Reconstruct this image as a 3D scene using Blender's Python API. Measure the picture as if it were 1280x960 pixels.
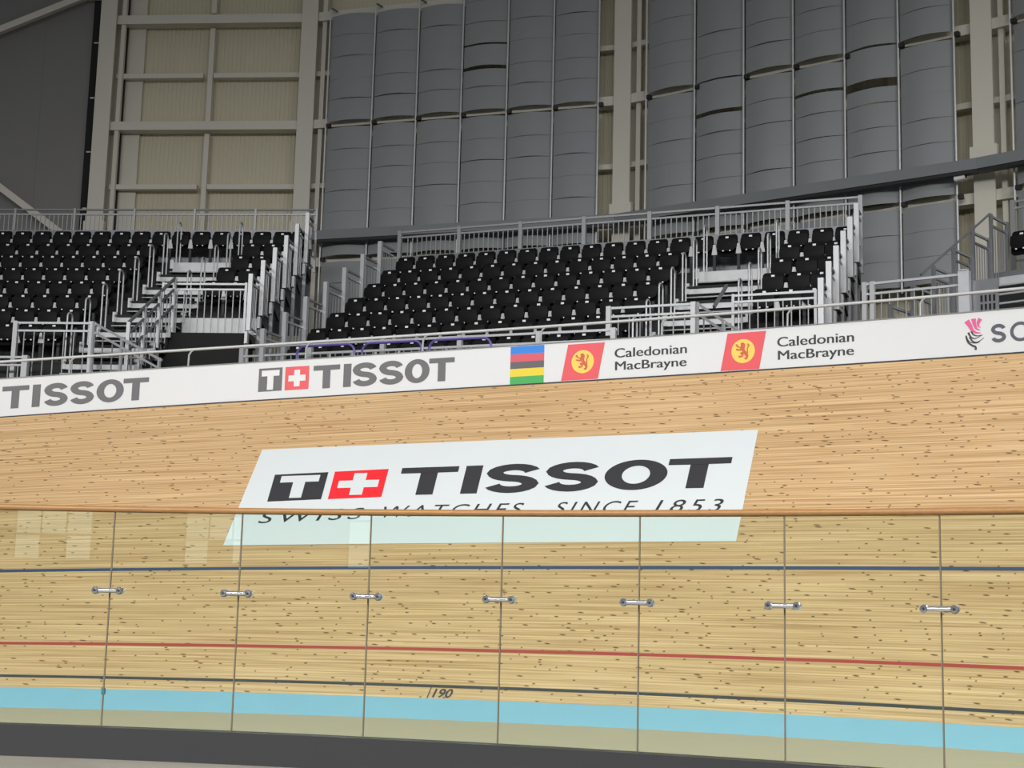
import bpy, bmesh, math, random
from math import sin, cos, pi, radians, atan2, hypot, floor
from mathutils import Vector, Matrix
from mathutils.geometry import tessellate_polygon

random.seed(7)
for o in list(bpy.data.objects):
    bpy.data.objects.remove(o)
SC = bpy.context.scene
COL = SC.collection
EYE = 1.2            # eye height above the infield floor

# ------------------------------------------------------------------ camera
def cam_setup():
    pitch, roll = radians(8.79374), radians(1.43027)
    fw = Vector((0, cos(pitch), sin(pitch)))
    rt = Vector((1, 0, 0))
    dn = Vector((0, sin(pitch), -cos(pitch)))
    x = rt * cos(roll) - dn * sin(roll)
    y = -(dn * cos(roll) + rt * sin(roll))
    z = -fw
    m = Matrix(((x.x, y.x, z.x, 0), (x.y, y.y, z.y, 0), (x.z, y.z, z.z, EYE), (0, 0, 0, 1)))
    c = bpy.data.cameras.new('camera')
    c.sensor_width = 36.0
    c.lens = 1830.375 * 36.0 / 1280.0
    c.clip_end = 300
    o = bpy.data.objects.new('camera', c)
    o.matrix_world = m
    COL.objects.link(o)
    SC.camera = o
cam_setup()

# ------------------------------------------------------------------ world and hall lights
w = bpy.data.worlds.new('hall_ambient')
SC.world = w
w.use_nodes = True
bgn = w.node_tree.nodes['Background']
bgn.inputs[0].default_value = (0.93, 0.96, 1.0, 1)
bgn.inputs[1].default_value = 0.13

def area(name, loc, sx, sy, power, target=None, spread=150, color=(1, 0.99, 0.975)):
    l = bpy.data.lights.new(name, 'AREA')
    l.shape = 'RECTANGLE'; l.size = sx; l.size_y = sy
    l.energy = power; l.color = color; l.spread = radians(spread)
    o = bpy.data.objects.new(name, l)
    o.location = loc
    if target:
        d = Vector(target) - Vector(loc)
        o.rotation_euler = d.to_track_quat('-Z', 'Y').to_euler()
    COL.objects.link(o)
    return o
# luminaire rows hung from the roof over the infield and along the track
for i, x in enumerate((-21, -7, 7, 21)):
    area('roof_luminaire', (x, -9, 17), 9, 2.5, 1330 + 8 * x, (x * 0.75, 12, 0), 89)
    area('roof_luminaire', (x * 0.8, 19 - 0.010 * x * x, 17.5), 8, 1.2, 140, (x * 0.8, 27, 2), 110)

VS = SC.view_settings
VS.view_transform = 'Standard'
VS.look = 'None'
VS.exposure = 0.0
VS.gamma = 1.0
VS.use_curve_mapping = False

# ------------------------------------------------------------------ materials
def srgb(r, g, b):
    def c(v):
        v /= 255.0
        return v / 12.92 if v <= 0.04045 else ((v + 0.055) / 1.055) ** 2.4
    return (c(r), c(g), c(b), 1)

class NT:
    def __init__(s, name):
        s.m = bpy.data.materials.new(name)
        s.m.use_nodes = True
        s.t = s.m.node_tree
        s.b = s.t.nodes['Principled BSDF']
        s.out = s.t.nodes['Material Output']
    def n(s, typ, **kw):
        x = s.t.nodes.new(typ)
        for k, v in kw.items():
            setattr(x, k, v)
        return x
    def l(s, a, b):
        s.t.links.new(a, b)
    def math(s, op, a, b=None, c=None):
        x = s.n('ShaderNodeMath', operation=op)
        for i, v in enumerate((a, b, c)):
            if v is None: continue
            if isinstance(v, (int, float)): x.inputs[i].default_value = v
            else: s.l(v, x.inputs[i])
        return x.outputs[0]
    def comb(s, x, y, z=0.0):
        c = s.n('ShaderNodeCombineXYZ')
        for i, v in enumerate((x, y, z)):
            if isinstance(v, (int, float)): c.inputs[i].default_value = v
            else: s.l(v, c.inputs[i])
        return c.outputs[0]
    def mix(s, f, a, b, mode='MIX'):
        x = s.n('ShaderNodeMix', data_type='RGBA', blend_type=mode)
        for i, v in ((0, f), (6, a), (7, b)):
            if isinstance(v, (int, float)): x.inputs[i].default_value = v
            elif isinstance(v, tuple): x.inputs[i].default_value = v
            else: s.l(v, x.inputs[i])
        return x.outputs[2]

def mat(name, col, rough=0.5, metal=0.0, var=0.08, scale=6.0, bump=0.0, stretch=(1, 1, 1), spec=0.5):
    t = NT(name)
    tc = t.n('ShaderNodeTexCoord')
    mp = t.n('ShaderNodeMapping')
    mp.inputs['Scale'].default_value = stretch
    t.l(tc.outputs['Object'], mp.inputs[0])
    nz = t.n('ShaderNodeTexNoise')
    nz.inputs['Scale'].default_value = scale
    nz.inputs['Detail'].default_value = 4
    t.l(mp.outputs[0], nz.inputs['Vector'])
    c = tuple(max(0, v * (1 - var)) for v in col[:3]) + (1,)
    d = tuple(min(1, v * (1 + var)) for v in col[:3]) + (1,)
    t.l(t.mix(nz.outputs[0], c, d), t.b.inputs['Base Color'])
    t.b.inputs['Roughness'].default_value = rough
    t.b.inputs['Metallic'].default_value = metal
    t.b.inputs['Specular IOR Level'].default_value = spec
    if bump:
        bp = t.n('ShaderNodeBump')
        bp.inputs['Strength'].default_value = bump
        bp.inputs['Distance'].default_value = 0.02
        t.l(nz.outputs[0], bp.inputs['Height'])
        t.l(bp.outputs[0], t.b.inputs['Normal'])
    return t.m

def wood_track():
    t = NT('pine_track_boards')
    uv = t.n('ShaderNodeUVMap', uv_map='UVMap')
    sp = t.n('ShaderNodeSeparateXYZ')
    t.l(uv.outputs[0], sp.inputs[0])
    u, v = sp.outputs[0], sp.outputs[1]
    pid = t.math('FLOOR', t.math('DIVIDE', v, 0.042))
    def rnd(a, b, c=0.0):
        wn = t.n('ShaderNodeTexWhiteNoise', noise_dimensions='3D')
        t.l(t.comb(a, b, c), wn.inputs['Vector'])
        return wn.outputs['Value']
    r0 = rnd(pid, 3.7)
    seg = t.math('FLOOR', t.math('ADD', t.math('DIVIDE', u, 3.1), t.math('MULTIPLY', r0, 9.0)))
    tone = rnd(pid, seg, 1.3)
    nz = t.n('ShaderNodeTexNoise')
    nz.inputs['Scale'].default_value = 1.0
    nz.inputs['Detail'].default_value = 5
    t.l(t.comb(t.math('MULTIPLY', u, 0.45), t.math('MULTIPLY', v, 30.0)), nz.inputs['Vector'])
    nb = t.n('ShaderNodeTexNoise')
    nb.inputs['Scale'].default_value = 1.0
    nb.inputs['Detail'].default_value = 3
    t.l(t.comb(t.math('MULTIPLY', u, 0.5), t.math('MULTIPLY', v, 5.0), 7.0), nb.inputs['Vector'])
    light = (0.66, 0.43, 0.205, 1); dark = (0.48, 0.285, 0.12, 1); pale = (0.86, 0.62, 0.36, 1); deep = (0.30, 0.165, 0.065, 1)
    c = t.mix(tone, dark, light)
    rmp = t.n('ShaderNodeMapRange'); rmp.inputs[1].default_value = 0.32; rmp.inputs[2].default_value = 0.68
    t.l(nz.outputs[0], rmp.inputs[0])
    c = t.mix(0.66, c, t.mix(rmp.outputs[0], deep, pale))
    c = t.mix(t.math('MULTIPLY', nb.outputs[0], 0.35), c, light)
    # knots and nail marks: short dark dashes along the boards
    cell = 0.30
    uu = t.math('ADD', t.math('DIVIDE', u, cell), t.math('MULTIPLY', r0, 17.0))
    cu = t.math('FLOOR', uu)
    fu = t.math('SUBTRACT', uu, cu)
    q = rnd(cu, pid, 5.1)
    q2 = rnd(cu, pid, 8.9)
    on = t.math('LESS_THAN', q, 0.27)
    ctr = t.math('ADD', 0.25, t.math('MULTIPLY', q2, 0.5))
    ln = t.math('ADD', 0.045, t.math('MULTIPLY', t.math('MULTIPLY', q2, q2), 0.14))
    a = t.math('SUBTRACT', 1.0, t.math('DIVIDE', t.math('ABSOLUTE', t.math('SUBTRACT', fu, ctr)), ln))
    fv = t.math('SUBTRACT', t.math('DIVIDE', v, 0.042), pid)
    # a slight slant per dash
    fv2 = t.math('ADD', fv, t.math('MULTIPLY', t.math('SUBTRACT', fu, ctr), t.math('MULTIPLY', t.math('SUBTRACT', q2, 0.40), 1.6)))
    b = t.math('SUBTRACT', 1.0, t.math('MULTIPLY', t.math('ABSOLUTE', t.math('SUBTRACT', fv2, 0.5)), 2.9))
    k = t.math('MULTIPLY', t.math('MAXIMUM', a, 0.0), t.math('MAXIMUM', b, 0.0))
    k = t.math('MINIMUM', t.math('MULTIPLY', k, 2.6), 1.0)
    k = t.math('MULTIPLY', k, on)
    c = t.mix(t.math('MULTIPLY', k, 0.88), c, (0.075, 0.035, 0.012, 1))
    # joints between boards
    edge = t.math('GREATER_THAN', t.math('ABSOLUTE', t.math('SUBTRACT', fv, 0.5)), 0.44)
    c = t.mix(t.math('MULTIPLY', edge, 0.32), c, (0.15, 0.08, 0.03, 1))
    t.l(c, t.b.inputs['Base Color'])
    t.b.inputs['Roughness'].default_value = 0.55
    t.b.inputs['Specular IOR Level'].default_value = 0.3
    bp = t.n('ShaderNodeBump')
    bp.inputs['Strength'].default_value = 0.15
    bp.inputs['Distance'].default_value = 0.01
    t.l(t.math('ADD', tone, nz.outputs[0]), bp.inputs['Height'])
    t.l(bp.outputs[0], t.b.inputs['Normal'])
    return t.m

def glass_mat():
    t = NT('green_tinted_glass')
    tr = t.n('ShaderNodeBsdfTransparent')
    tr.inputs[0].default_value = (0.917, 0.98, 0.95, 1)
    gl = t.n('ShaderNodeBsdfGlossy')
    gl.inputs['Roughness'].default_value = 0.0
    gl.inputs[0].default_value = (0.9, 1, 0.95, 1)
    fr = t.n('ShaderNodeFresnel')
    fr.inputs[0].default_value = 1.5
    mx = t.n('ShaderNodeMixShader')
    t.l(fr.outputs[0], mx.inputs[0]); t.l(tr.outputs[0], mx.inputs[1]); t.l(gl.outputs[0], mx.inputs[2])
    t.l(mx.outputs[0], t.out.inputs[0])
    return t.m

def print_mat(name, rgb, rough=0.45):
    return mat(name, srgb(*rgb), rough, 0, 0.02, 3)

M = {}
M['track'] = wood_track()
M['band'] = mat('pale_blue_paint', srgb(132, 192, 216), 0.5, 0, 0.05, 2.5)
M['apron'] = mat('pale_apron_boards', (0.50, 0.45, 0.31, 1), 0.5, 0, 0.16, 3, stretch=(0.6, 14, 1))
M['black_line'] = mat('black_line_paint', (0.035, 0.037, 0.042, 1), 0.5)
M['red_line'] = mat('red_line_paint', (0.40, 0.055, 0.045, 1), 0.5)
M['blue_line'] = mat('blue_line_paint', (0.045, 0.075, 0.15, 1), 0.5)
M['white_film'] = mat('white_vinyl_film', (0.70, 0.745, 0.75, 1), 0.35, 0, 0.02, 1.5)
M['board'] = mat('white_printed_board', (0.71, 0.73, 0.75, 1), 0.4, 0, 0.02, 1.5)
M['ink'] = print_mat('charcoal_print', (98, 98, 101))
M['ink_dark'] = print_mat('dark_print', (58, 58, 62))
M['ink_navy'] = print_mat('slate_print', (84, 86, 98))
M['film_black'] = print_mat('black_vinyl_letters', (52, 52, 55))
M['film_red'] = print_mat('red_vinyl', (240, 38, 48))
M['p_red'] = print_mat('red_print', (228, 84, 92))
M['p_yellow'] = print_mat('yellow_print', (240, 208, 92))
M['p_lion'] = print_mat('lion_red_print', (208, 92, 62))
M['p_pink'] = print_mat('pink_print', (222, 92, 150))
M['r_blue'] = print_mat('rainbow_blue', (28, 128, 224))
M['r_red'] = print_mat('rainbow_red', (214, 84, 100))
M['r_black'] = print_mat('rainbow_black', (92, 90, 96))
M['r_yellow'] = print_mat('rainbow_yellow', (232, 208, 48))
M['r_green'] = print_mat('rainbow_green', (62, 170, 84))
M['p_white'] = print_mat('white_print', (225, 228, 230))
M['glass'] = glass_mat()
M['glass_edge'] = mat('dark_glass_edge', (0.19, 0.155, 0.11, 1), 0.3)
M['rail_wood'] = mat('varnished_handrail_wood', (0.33, 0.17, 0.06, 1), 0.35, 0, 0.25, 5, stretch=(0.6, 10, 10))
M['chrome'] = mat('polished_steel', (0.82, 0.82, 0.85, 1), 0.16, 0.9, 0.02)
M['steel_hole'] = mat('dark_socket', (0.02, 0.02, 0.02, 1), 0.5)
M['clip'] = mat('teal_clip_plastic', (0.05, 0.16, 0.18, 1), 0.4)
M['plinth'] = mat('charcoal_plinth_panel', (0.029, 0.029, 0.032, 1), 0.5, 0, 0.06, 1.2)
M['infield'] = mat('beige_infield_floor', (0.27, 0.245, 0.205, 1), 0.5, 0, 0.12, 2.2)
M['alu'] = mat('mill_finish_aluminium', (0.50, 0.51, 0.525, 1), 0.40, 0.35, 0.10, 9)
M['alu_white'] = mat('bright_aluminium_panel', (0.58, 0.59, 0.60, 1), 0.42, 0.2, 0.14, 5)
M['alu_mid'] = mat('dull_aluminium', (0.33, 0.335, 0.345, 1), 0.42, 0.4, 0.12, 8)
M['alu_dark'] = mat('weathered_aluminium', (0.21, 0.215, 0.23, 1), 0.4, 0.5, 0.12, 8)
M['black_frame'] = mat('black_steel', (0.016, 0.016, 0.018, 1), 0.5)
M['deck'] = mat('black_phenolic_deck', (0.012, 0.012, 0.013, 1), 0.7)
M['seat'] = mat('black_seat_plastic', (0.0055, 0.0056, 0.006, 1), 0.6, 0, 0.1, 20, spec=0.10)
M['seat_pan'] = mat('black_seat_pan_plastic', (0.008, 0.0082, 0.0085, 1), 0.55, 0, 0.1, 20, spec=0.14)
M['tag'] = mat('white_number_tag', (0.85, 0.85, 0.85, 1), 0.4)
M['bracket'] = mat('grey_seat_bracket', (0.5, 0.5, 0.5, 1), 0.45, 0.3)
M['purple'] = mat('purple_paint', (0.13, 0.09, 0.36, 1), 0.35)
M['cladding'] = mat('cream_wall_cladding', (0.62, 0.575, 0.43, 1), 0.6, 0, 0.05, 0.8)
M['beige_steel'] = mat('beige_painted_steel', (0.66, 0.63, 0.545, 1), 0.5, 0, 0.04, 1.0)
M['banner'] = mat('grey_acoustic_fabric', (0.285, 0.30, 0.308, 1), 0.75, 0, 0.06, 1.2, bump=0.05)
M['curtain'] = mat('dark_grey_wall_panel', (0.215, 0.21, 0.205, 1), 0.7, 0, 0.05, 0.5)
M['gallery'] = mat('grey_gallery_beam_paint', (0.21, 0.225, 0.23, 1), 0.5, 0, 0.10, 1.2)
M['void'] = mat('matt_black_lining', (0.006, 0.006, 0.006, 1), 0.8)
M['concourse'] = mat('dark_concourse_floor', (0.03, 0.03, 0.032, 1), 0.7)

# ------------------------------------------------------------------ mesh helpers
class MB:
    def __init__(s):
        s.v = []; s.f = []; s.mi = []
    def add(s, vs, fs, mi=0):
        n = len(s.v)
        s.v += [tuple(x) for x in vs]
        for f in fs:
            s.f.append(tuple(i + n for i in f)); s.mi.append(mi)
        return s
    def box(s, x0, x1, y0, y1, z0, z1, mi=0):
        return s.add([(x0, y0, z0), (x1, y0, z0), (x1, y1, z0), (x0, y1, z0), (x0, y0, z1), (x1, y0, z1), (x1, y1, z1), (x0, y1, z1)],
                     [(0, 3, 2, 1), (4, 5, 6, 7), (0, 1, 5, 4), (1, 2, 6, 5), (2, 3, 7, 6), (3, 0, 4, 7)], mi)
    def bar(s, p, q, w, h, up=(0, 0, 1)):
        p = Vector(p); q = Vector(q); d = (q - p).normalized()
        a = d.cross(Vector(up))
        if a.length < 1e-4: a = Vector((1, 0, 0))
        a.normalize(); b = a.cross(d)
        vs = []
        for e in (p, q):
            for i, j in ((-1, -1), (1, -1), (1, 1), (-1, 1)):
                vs.append(e + a * (w / 2 * i) + b * (h / 2 * j))
        return s.add(vs, [(0, 1, 2, 3), (7, 6, 5, 4), (0, 4, 5, 1), (1, 5, 6, 2), (2, 6, 7, 3), (3, 7, 4, 0)])
    def tube(s, path, r, n=8, cap=True):
        P = [Vector(p) for p in path]
        ref = Vector((0, 0, 1))
        rings = []
        for i, p in enumerate(P):
            d = (P[min(i + 1, len(P) - 1)] - P[max(i - 1, 0)]).normalized()
            if i == 0:
                if abs(d.z) > 0.9: ref = Vector((1, 0, 0))
                a = d.cross(ref).normalized()
            else:
                a = (a - d * a.dot(d)).normalized()
            b = d.cross(a)
            rings.append([p + a * (r * cos(2 * pi * k / n)) + b * (r * sin(2 * pi * k / n)) for k in range(n)])
        vs = [x for g in rings for x in g]
        fs = []
        for i in range(len(P) - 1):
            for k in range(n):
                fs.append((i * n + k, i * n + (k + 1) % n, (i + 1) * n + (k + 1) % n, (i + 1) * n + k))
        if cap:
            fs.append(tuple(range(n))[::-1]); fs.append(tuple(len(vs) - n + k for k in range(n)))
        return s.add(vs, fs)
    def prism_xz(s, poly, y0, y1):
        n = len(poly)
        vs = [(x, y0, z) for x, z in poly] + [(x, y1, z) for x, z in poly]
        fs = [tuple(range(n)), tuple(range(2 * n - 1, n - 1, -1))] + [(i, i + n, (i + 1) % n + n, (i + 1) % n) for i in range(n)]
        return s.add(vs, fs)
    def mesh(s, name, mats, smooth=False):
        me = bpy.data.meshes.new(name)
        me.from_pydata(s.v, [], s.f)
        if not isinstance(mats, (list, tuple)): mats = [mats]
        for m in mats: me.materials.append(m)
        for p, i in zip(me.polygons, s.mi): p.material_index = i
        bm = bmesh.new(); bm.from_mesh(me)
        bmesh.ops.recalc_face_normals(bm, faces=bm.faces)
        bm.to_mesh(me); bm.free()
        if smooth:
            me.shade_smooth()
            me.set_sharp_from_angle(angle=radians(40))
        me.update()
        return me
    def build(s, name, mats, parent=None, loc=(0, 0, 0), rz=0, smooth=False):
        return put(name, s.mesh(name, mats, smooth), parent, loc, rz)

def put(name, me, parent=None, loc=(0, 0, 0), rz=0):
    o = bpy.data.objects.new(name, me)
    o.location = loc
    o.rotation_euler = (0, 0, rz)
    if parent: o.parent = parent
    COL.objects.link(o)
    return o
def thing(name, label, cat, loc=(0, 0, 0), rz=0, group=None, kind=None):
    o = bpy.data.objects.new(name, None)
    o.empty_display_size = 0.2
    o.location = loc; o.rotation_euler = (0, 0, rz)
    COL.objects.link(o)
    return tag(o, label, cat, group, kind)
def tag(o, label=None, cat=None, group=None, kind=None):
    if label: o['label'] = label
    if cat: o['category'] = cat
    if group: o['group'] = group
    if kind: o['kind'] = kind
    return o
ORD = ['first', 'second', 'third', 'fourth', 'fifth', 'sixth', 'seventh', 'eighth', 'ninth', 'tenth', 'eleventh', 'twelfth',
       'thirteenth', 'fourteenth', 'fifteenth', 'sixteenth']
ROWN = ['top row', 'second row', 'third row', 'fourth row', 'fifth row', 'sixth row', 'seventh row', 'eighth row']

# ------------------------------------------------------------------ track surface: u along the bend (m), s up the banking (m)
TP = (19.23571, -0.22952, -0.05425, -0.00102, -1.15398, 0.78549, 0.01069, -0.00088)
def _table():
    N = 281; X = []; Y = []; x = y = 0.0
    for i in range(N):
        u = -14 + 0.1 * i
        a = TP[1] + TP[2] * u + TP[3] * u * u / 2
        x += cos(a) * 0.1; y += sin(a) * 0.1
        X.append(x); Y.append(y)
    x0, y0 = X[140], Y[140]
    return [v - x0 for v in X], [v - y0 + TP[0] for v in Y]
TX, TY = _table()
def T(u, s, dz=0.0, off=0.0):
    """point on the banked track, u metres along its inner edge, s metres up the slope, dz up, off along the surface normal"""
    g = (u + 14) / 0.1
    i = max(0, min(len(TX) - 2, int(g))); t = g - i
    x = TX[i] + (TX[i + 1] - TX[i]) * t; y = TY[i] + (TY[i + 1] - TY[i]) * t
    a = TP[1] + TP[2] * u + TP[3] * u * u / 2
    th = TP[5] + TP[6] * u + TP[7] * u * u
    nx, ny = -sin(a), cos(a)
    c, sn = cos(th), sin(th)
    d = s * c - off * sn
    return Vector((x + nx * d, y + ny * d, EYE + TP[4] + s * sn + off * c + dz))
def inward(u, d, drop):
    p = T(u, 0); a = TP[1] + TP[2] * u + TP[3] * u * u / 2
    return Vector((p.x + sin(a) * d, p.y - cos(a) * d, p.z - drop))
U0, U1 = -11.5, 10.0
def urange(a, b, step=0.25):
    n = max(2, int(math.ceil((b - a) / step)) + 1)
    return [a + (b - a) * i / (n - 1) for i in range(n)]

def sheet(name, m, fn, us, ss, thick, parent, uv=False):
    """solid curved sheet: fn(u, s, depth) -> point"""
    mb = MB(); nu, ns = len(us), len(ss)
    vs = [fn(u, s, 0) for u in us for s in ss] + [fn(u, s, -thick) for u in us for s in ss]
    N = nu * ns; fs = []
    for i in range(nu - 1):
        for j in range(ns - 1):
            a = i * ns + j; b = a + ns
            fs.append((a, b, b + 1, a + 1)); fs.append((a + N, a + 1 + N, b + 1 + N, b + N))
    for i in range(nu - 1):
        for j in (0, ns - 1):
            a = i * ns + j; fs.append((a, a + ns, a + ns + N, a + N))
    for j in range(ns - 1):
        for i in (0, nu - 1):
            a = i * ns + j; fs.append((a, a + 1, a + 1 + N, a + N))
    mb.add(vs, fs)
    o = mb.build(name, m, parent, smooth=True)
    if uv:
        me = o.data
        layer = me.uv_layers.new(name='UVMap')
        for lp in me.loops:
            k = lp.vertex_index % N
            layer.data[lp.index].uv = (us[k // ns], ss[k % ns])
    return o

track = tag(thing('track', 'banked pine velodrome track with painted racing lines', 'track', tuple(T(0, 0))), kind='structure')
TL = track.location.copy()
def trk(lift):
    return lambda u, s, d: T(u, s, 0, lift + d) - TL
sheet('track_surface', M['track'], trk(0), urange(U0, U1), [7.0 * i / 14 for i in range(15)], 0.06, track, uv=True)
for nm, a, b, m in (('measurement_line', 0.190, 0.240, 'black_line'), ('sprinters_line', 0.848, 0.902, 'red_line'), ('stayers_line', 2.465, 2.53, 'blue_line')):
    sheet(nm, M[m], trk(0.004), urange(U0, U1), [a, b], 0.003, track)
sheet('blue_band', M['band'], lambda u, s, d: inward(u, s, 0.215 * s / 0.70 - d) - TL, urange(U0, U1), [0.0, 0.35, 0.70], 0.05, track)
sheet('apron_boards', M['apron'], lambda u, s, d: inward(u, s, 0.215 - d + 0.02 * (s - 0.7) / 8) - TL, urange(U0, U1), [0.70, 3.0, 6.0], 0.05, track, uv=True)

# flat prints mapped onto a surface ------------------------------------------------------------
def font_mesh(txt, offset=0.0, spacing=1.0):
    c = bpy.data.curves.new('txt', 'FONT')
    c.body = txt; c.offset = offset; c.space_character = spacing; c.resolution_u = 5
    o = bpy.data.objects.new('txt', c)
    COL.objects.link(o)
    dg = bpy.context.evaluated_depsgraph_get()
    me = o.evaluated_get(dg).to_mesh()
    bm = bmesh.new(); bm.from_mesh(me)
    bmesh.ops.triangulate(bm, faces=bm.faces)
    vs = [(v.co.x, v.co.y) for v in bm.verts]
    fs = [tuple(v.index for v in f.verts) for f in bm.faces]
    bm.free()
    o.evaluated_get(dg).to_mesh_clear()
    bpy.data.objects.remove(o); bpy.data.curves.remove(c)
    return vs, fs
def poly_mesh(*loops):
    P = [[Vector((x, y, 0)) for x, y in lp] for lp in loops]
    tr = tessellate_polygon(P)
    vs = [(x, y) for lp in loops for x, y in lp]
    return vs, [tuple(t) for t in tr]
def fit(vf, u0, u1, v0, v1, shear=0.0):
    vs, fs = vf
    x0 = min(v[0] for v in vs); x1 = max(v[0] for v in vs); y0 = min(v[1] for v in vs); y1 = max(v[1] for v in vs)
    return [(u0 + (x - x0) / (x1 - x0) * (u1 - u0) + shear * (y - y0) / (y1 - y0), v0 + (y - y0) / (y1 - y0) * (v1 - v0)) for x, y in vs], fs
def flat(name, vf, m, surf, parent, org, lift, label=None):
    """thin print: outline extruded 2 mm on the carrier surface"""
    vs, fs = vf
    n = len(vs)
    top = [surf(u, v, lift) - org for u, v in vs]
    bm = bmesh.new()
    bv = [bm.verts.new(p) for p in top]
    for f in fs:
        if len(set(f)) < 3: continue
        try: bm.faces.new([bv[i] for i in f])
        except ValueError: pass
    me = bpy.data.meshes.new(name)
    bm.to_mesh(me); bm.free()
    me.materials.append(M[m])
    o = put(name, me, parent)
    if label: o['label'] = label
    return o
def rect(u0, u1, v0, v1, nu=1):
    lo = [(u0 + (u1 - u0) * i / nu, v0) for i in range(nu + 1)]
    hi = [(u0 + (u1 - u0) * i / nu, v1) for i in range(nu + 1)]
    vs = lo + hi
    return vs, [(i, i + 1, nu + 2 + i, nu + 1 + i) for i in range(nu)]
def quadgrid(c, nu=1, nv=1):
    """c: corners tl, tr, br, bl"""
    tl, tr, br, bl = c; vs = []; fs = []
    for j in range(nv + 1):
        for i in range(nu + 1):
            a, b = i / nu, j / nv
            vs.append(tuple((bl[k] * (1 - a) + br[k] * a) * (1 - b) + (tl[k] * (1 - a) + tr[k] * a) * b for k in (0, 1)))
    for j in range(nv):
        for i in range(nu):
            q = j * (nu + 1) + i
            fs.append((q, q + 1, q + nu + 2, q + nu + 1))
    return vs, fs
def T_shape(u0, u1, v0, v1, bar, stem):
    m = (u0 + u1) / 2
    return poly_mesh([(u0, v1), (u1, v1), (u1, v1 - bar), (m + stem / 2, v1 - bar), (m + stem / 2, v0), (m - stem / 2, v0), (m - stem / 2, v1 - bar), (u0, v1 - bar)])
def plus_shape(cu, cv, hu, hv, tu, tv):
    return poly_mesh([(cu - hu, cv - tv), (cu - tu, cv - tv), (cu - tu, cv - hv), (cu + tu, cv - hv), (cu + tu, cv - tv), (cu + hu, cv - tv),
                      (cu + hu, cv + tv), (cu + tu, cv + tv), (cu + tu, cv + hv), (cu - tu, cv + hv), (cu - tu, cv + tv), (cu - hu, cv + tv)])
def ell(cu, cv, ru, rv, n=40):
    return [(cu + ru * cos(2 * pi * i / n), cv + rv * sin(2 * pi * i / n)) for i in range(n)]
def stroke(path, wu, wv):
    """polygon around a centre line; wu, wv half widths for vertical and horizontal strokes"""
    L = []; R = []
    for i, (x, y) in enumerate(path):
        a = path[max(0, i - 1)]; b = path[min(len(path) - 1, i + 1)]
        dx, dy = b[0] - a[0], b[1] - a[1]; l = hypot(dx, dy) or 1
        nx, ny = -dy / l, dx / l
        L.append((x + nx * wu, y + ny * wv)); R.append((x - nx * wu, y - ny * wv))
    n = len(path); vs = L + R
    return vs, [(i, i + 1, n + i + 1, n + i) for i in range(n - 1)]
def S_shape(u0, u1, v0, v1, wu, wv):
    """wide heavy S from two half rings joined by a diagonal spine"""
    W = (u1 - u0) / 2 - wu; H = (v1 - v0) / 4 - wv / 2
    cu = (u0 + u1) / 2; yt = v1 - wv - H; yb = v0 + wv + H
    P = []
    for i in range(15):
        a = radians(12 + (270 - 12) * i / 14)
        P.append((cu + W * cos(a) * (0.97 if cos(a) > 0 else 1), yt + H * sin(a)))
    for i in range(15):
        a = radians(90 - (258) * i / 14)
        P.append((cu + W * cos(a), yb + H * sin(a)))
    # smooth the spine
    for k in range(2):
        Q = P[:]
        for i in range(10, 20): Q[i] = ((P[i - 1][0] + 2 * P[i][0] + P[i + 1][0]) / 4, (P[i - 1][1] + 2 * P[i][1] + P[i + 1][1]) / 4)
        P = Q
    return stroke(P, wu, wv)
def O_shape(u0, u1, v0, v1, wu, wv):
    cu, cv, ru, rv = (u0 + u1) / 2, (v0 + v1) / 2, (u1 - u0) / 2, (v1 - v0) / 2
    n = 44; o = ell(cu, cv, ru, rv, n); i_ = ell(cu, cv, ru - wu, rv - wv, n)
    return o + i_, [(k, (k + 1) % n, n + (k + 1) % n, n + k) for k in range(n)]
def tissot(X, v0, v1, m, surf, parent, org, lift, k=1.0):
    """X: letter extents T I S S O T"""
    h = v1 - v0
    st = 0.34 * h * k; bar = 0.21 * h
    shapes = [T_shape(*X[0], v0, v1, bar, st), rect(*X[1], v0, v1), S_shape(*X[2], v0 - .015 * h, v1 + .015 * h, 0.165 * h * k, 0.115 * h),
              S_shape(*X[3], v0 - .015 * h, v1 + .015 * h, 0.165 * h * k, 0.115 * h), O_shape(*X[4], v0 - .015 * h, v1 + .015 * h, 0.33 * h * k, 0.21 * h), T_shape(*X[5], v0, v1, bar, st)]
    for sh in shapes: flat('letter', sh, m, surf, parent, org, lift)

# big logo on the banking -----------------------------------------------------------------------
ts = lambda u, s, l: T(u, s, 0, l)
decal = flat('track_logo_film', quadgrid([(-4.15, 5.50), (2.50, 5.475), (2.53, 3.018), (-4.307, 3.03)], 24, 6), 'white_film', ts, track, TL, 0.005, 'large white sponsor film with black and red lettering')
z0 = Vector((0, 0, 0))
flat('logo_box', quadgrid([(-3.875, 4.785), (-3.145, 4.805), (-3.146, 4.11), (-3.877, 4.085)], 4, 2), 'film_black', ts, decal, TL, 0.008)
flat('letter', T_shape(-3.775, -3.245, 4.16, 4.735, 0.17, 0.165), 'white_film', ts, decal, TL, 0.011)
flat('logo_box', quadgrid([(-3.057, 4.812), (-2.324, 4.835), (-2.326, 4.13), (-3.054, 4.108)], 4, 2), 'film_red', ts, decal, TL, 0.008)
flat('cross', plus_shape(-2.69, 4.47, 0.275, 0.275, 0.088, 0.092), 'white_film', ts, decal, TL, 0.011)
tissot([(-2.14, -1.36), (-1.262, -1.035), (-0.965, -0.225), (-0.165, 0.565), (0.635, 1.455), (1.445, 2.25)], 4.158, 4.845, 'film_black', ts, decal, TL, 0.008, 1.0)
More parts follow.
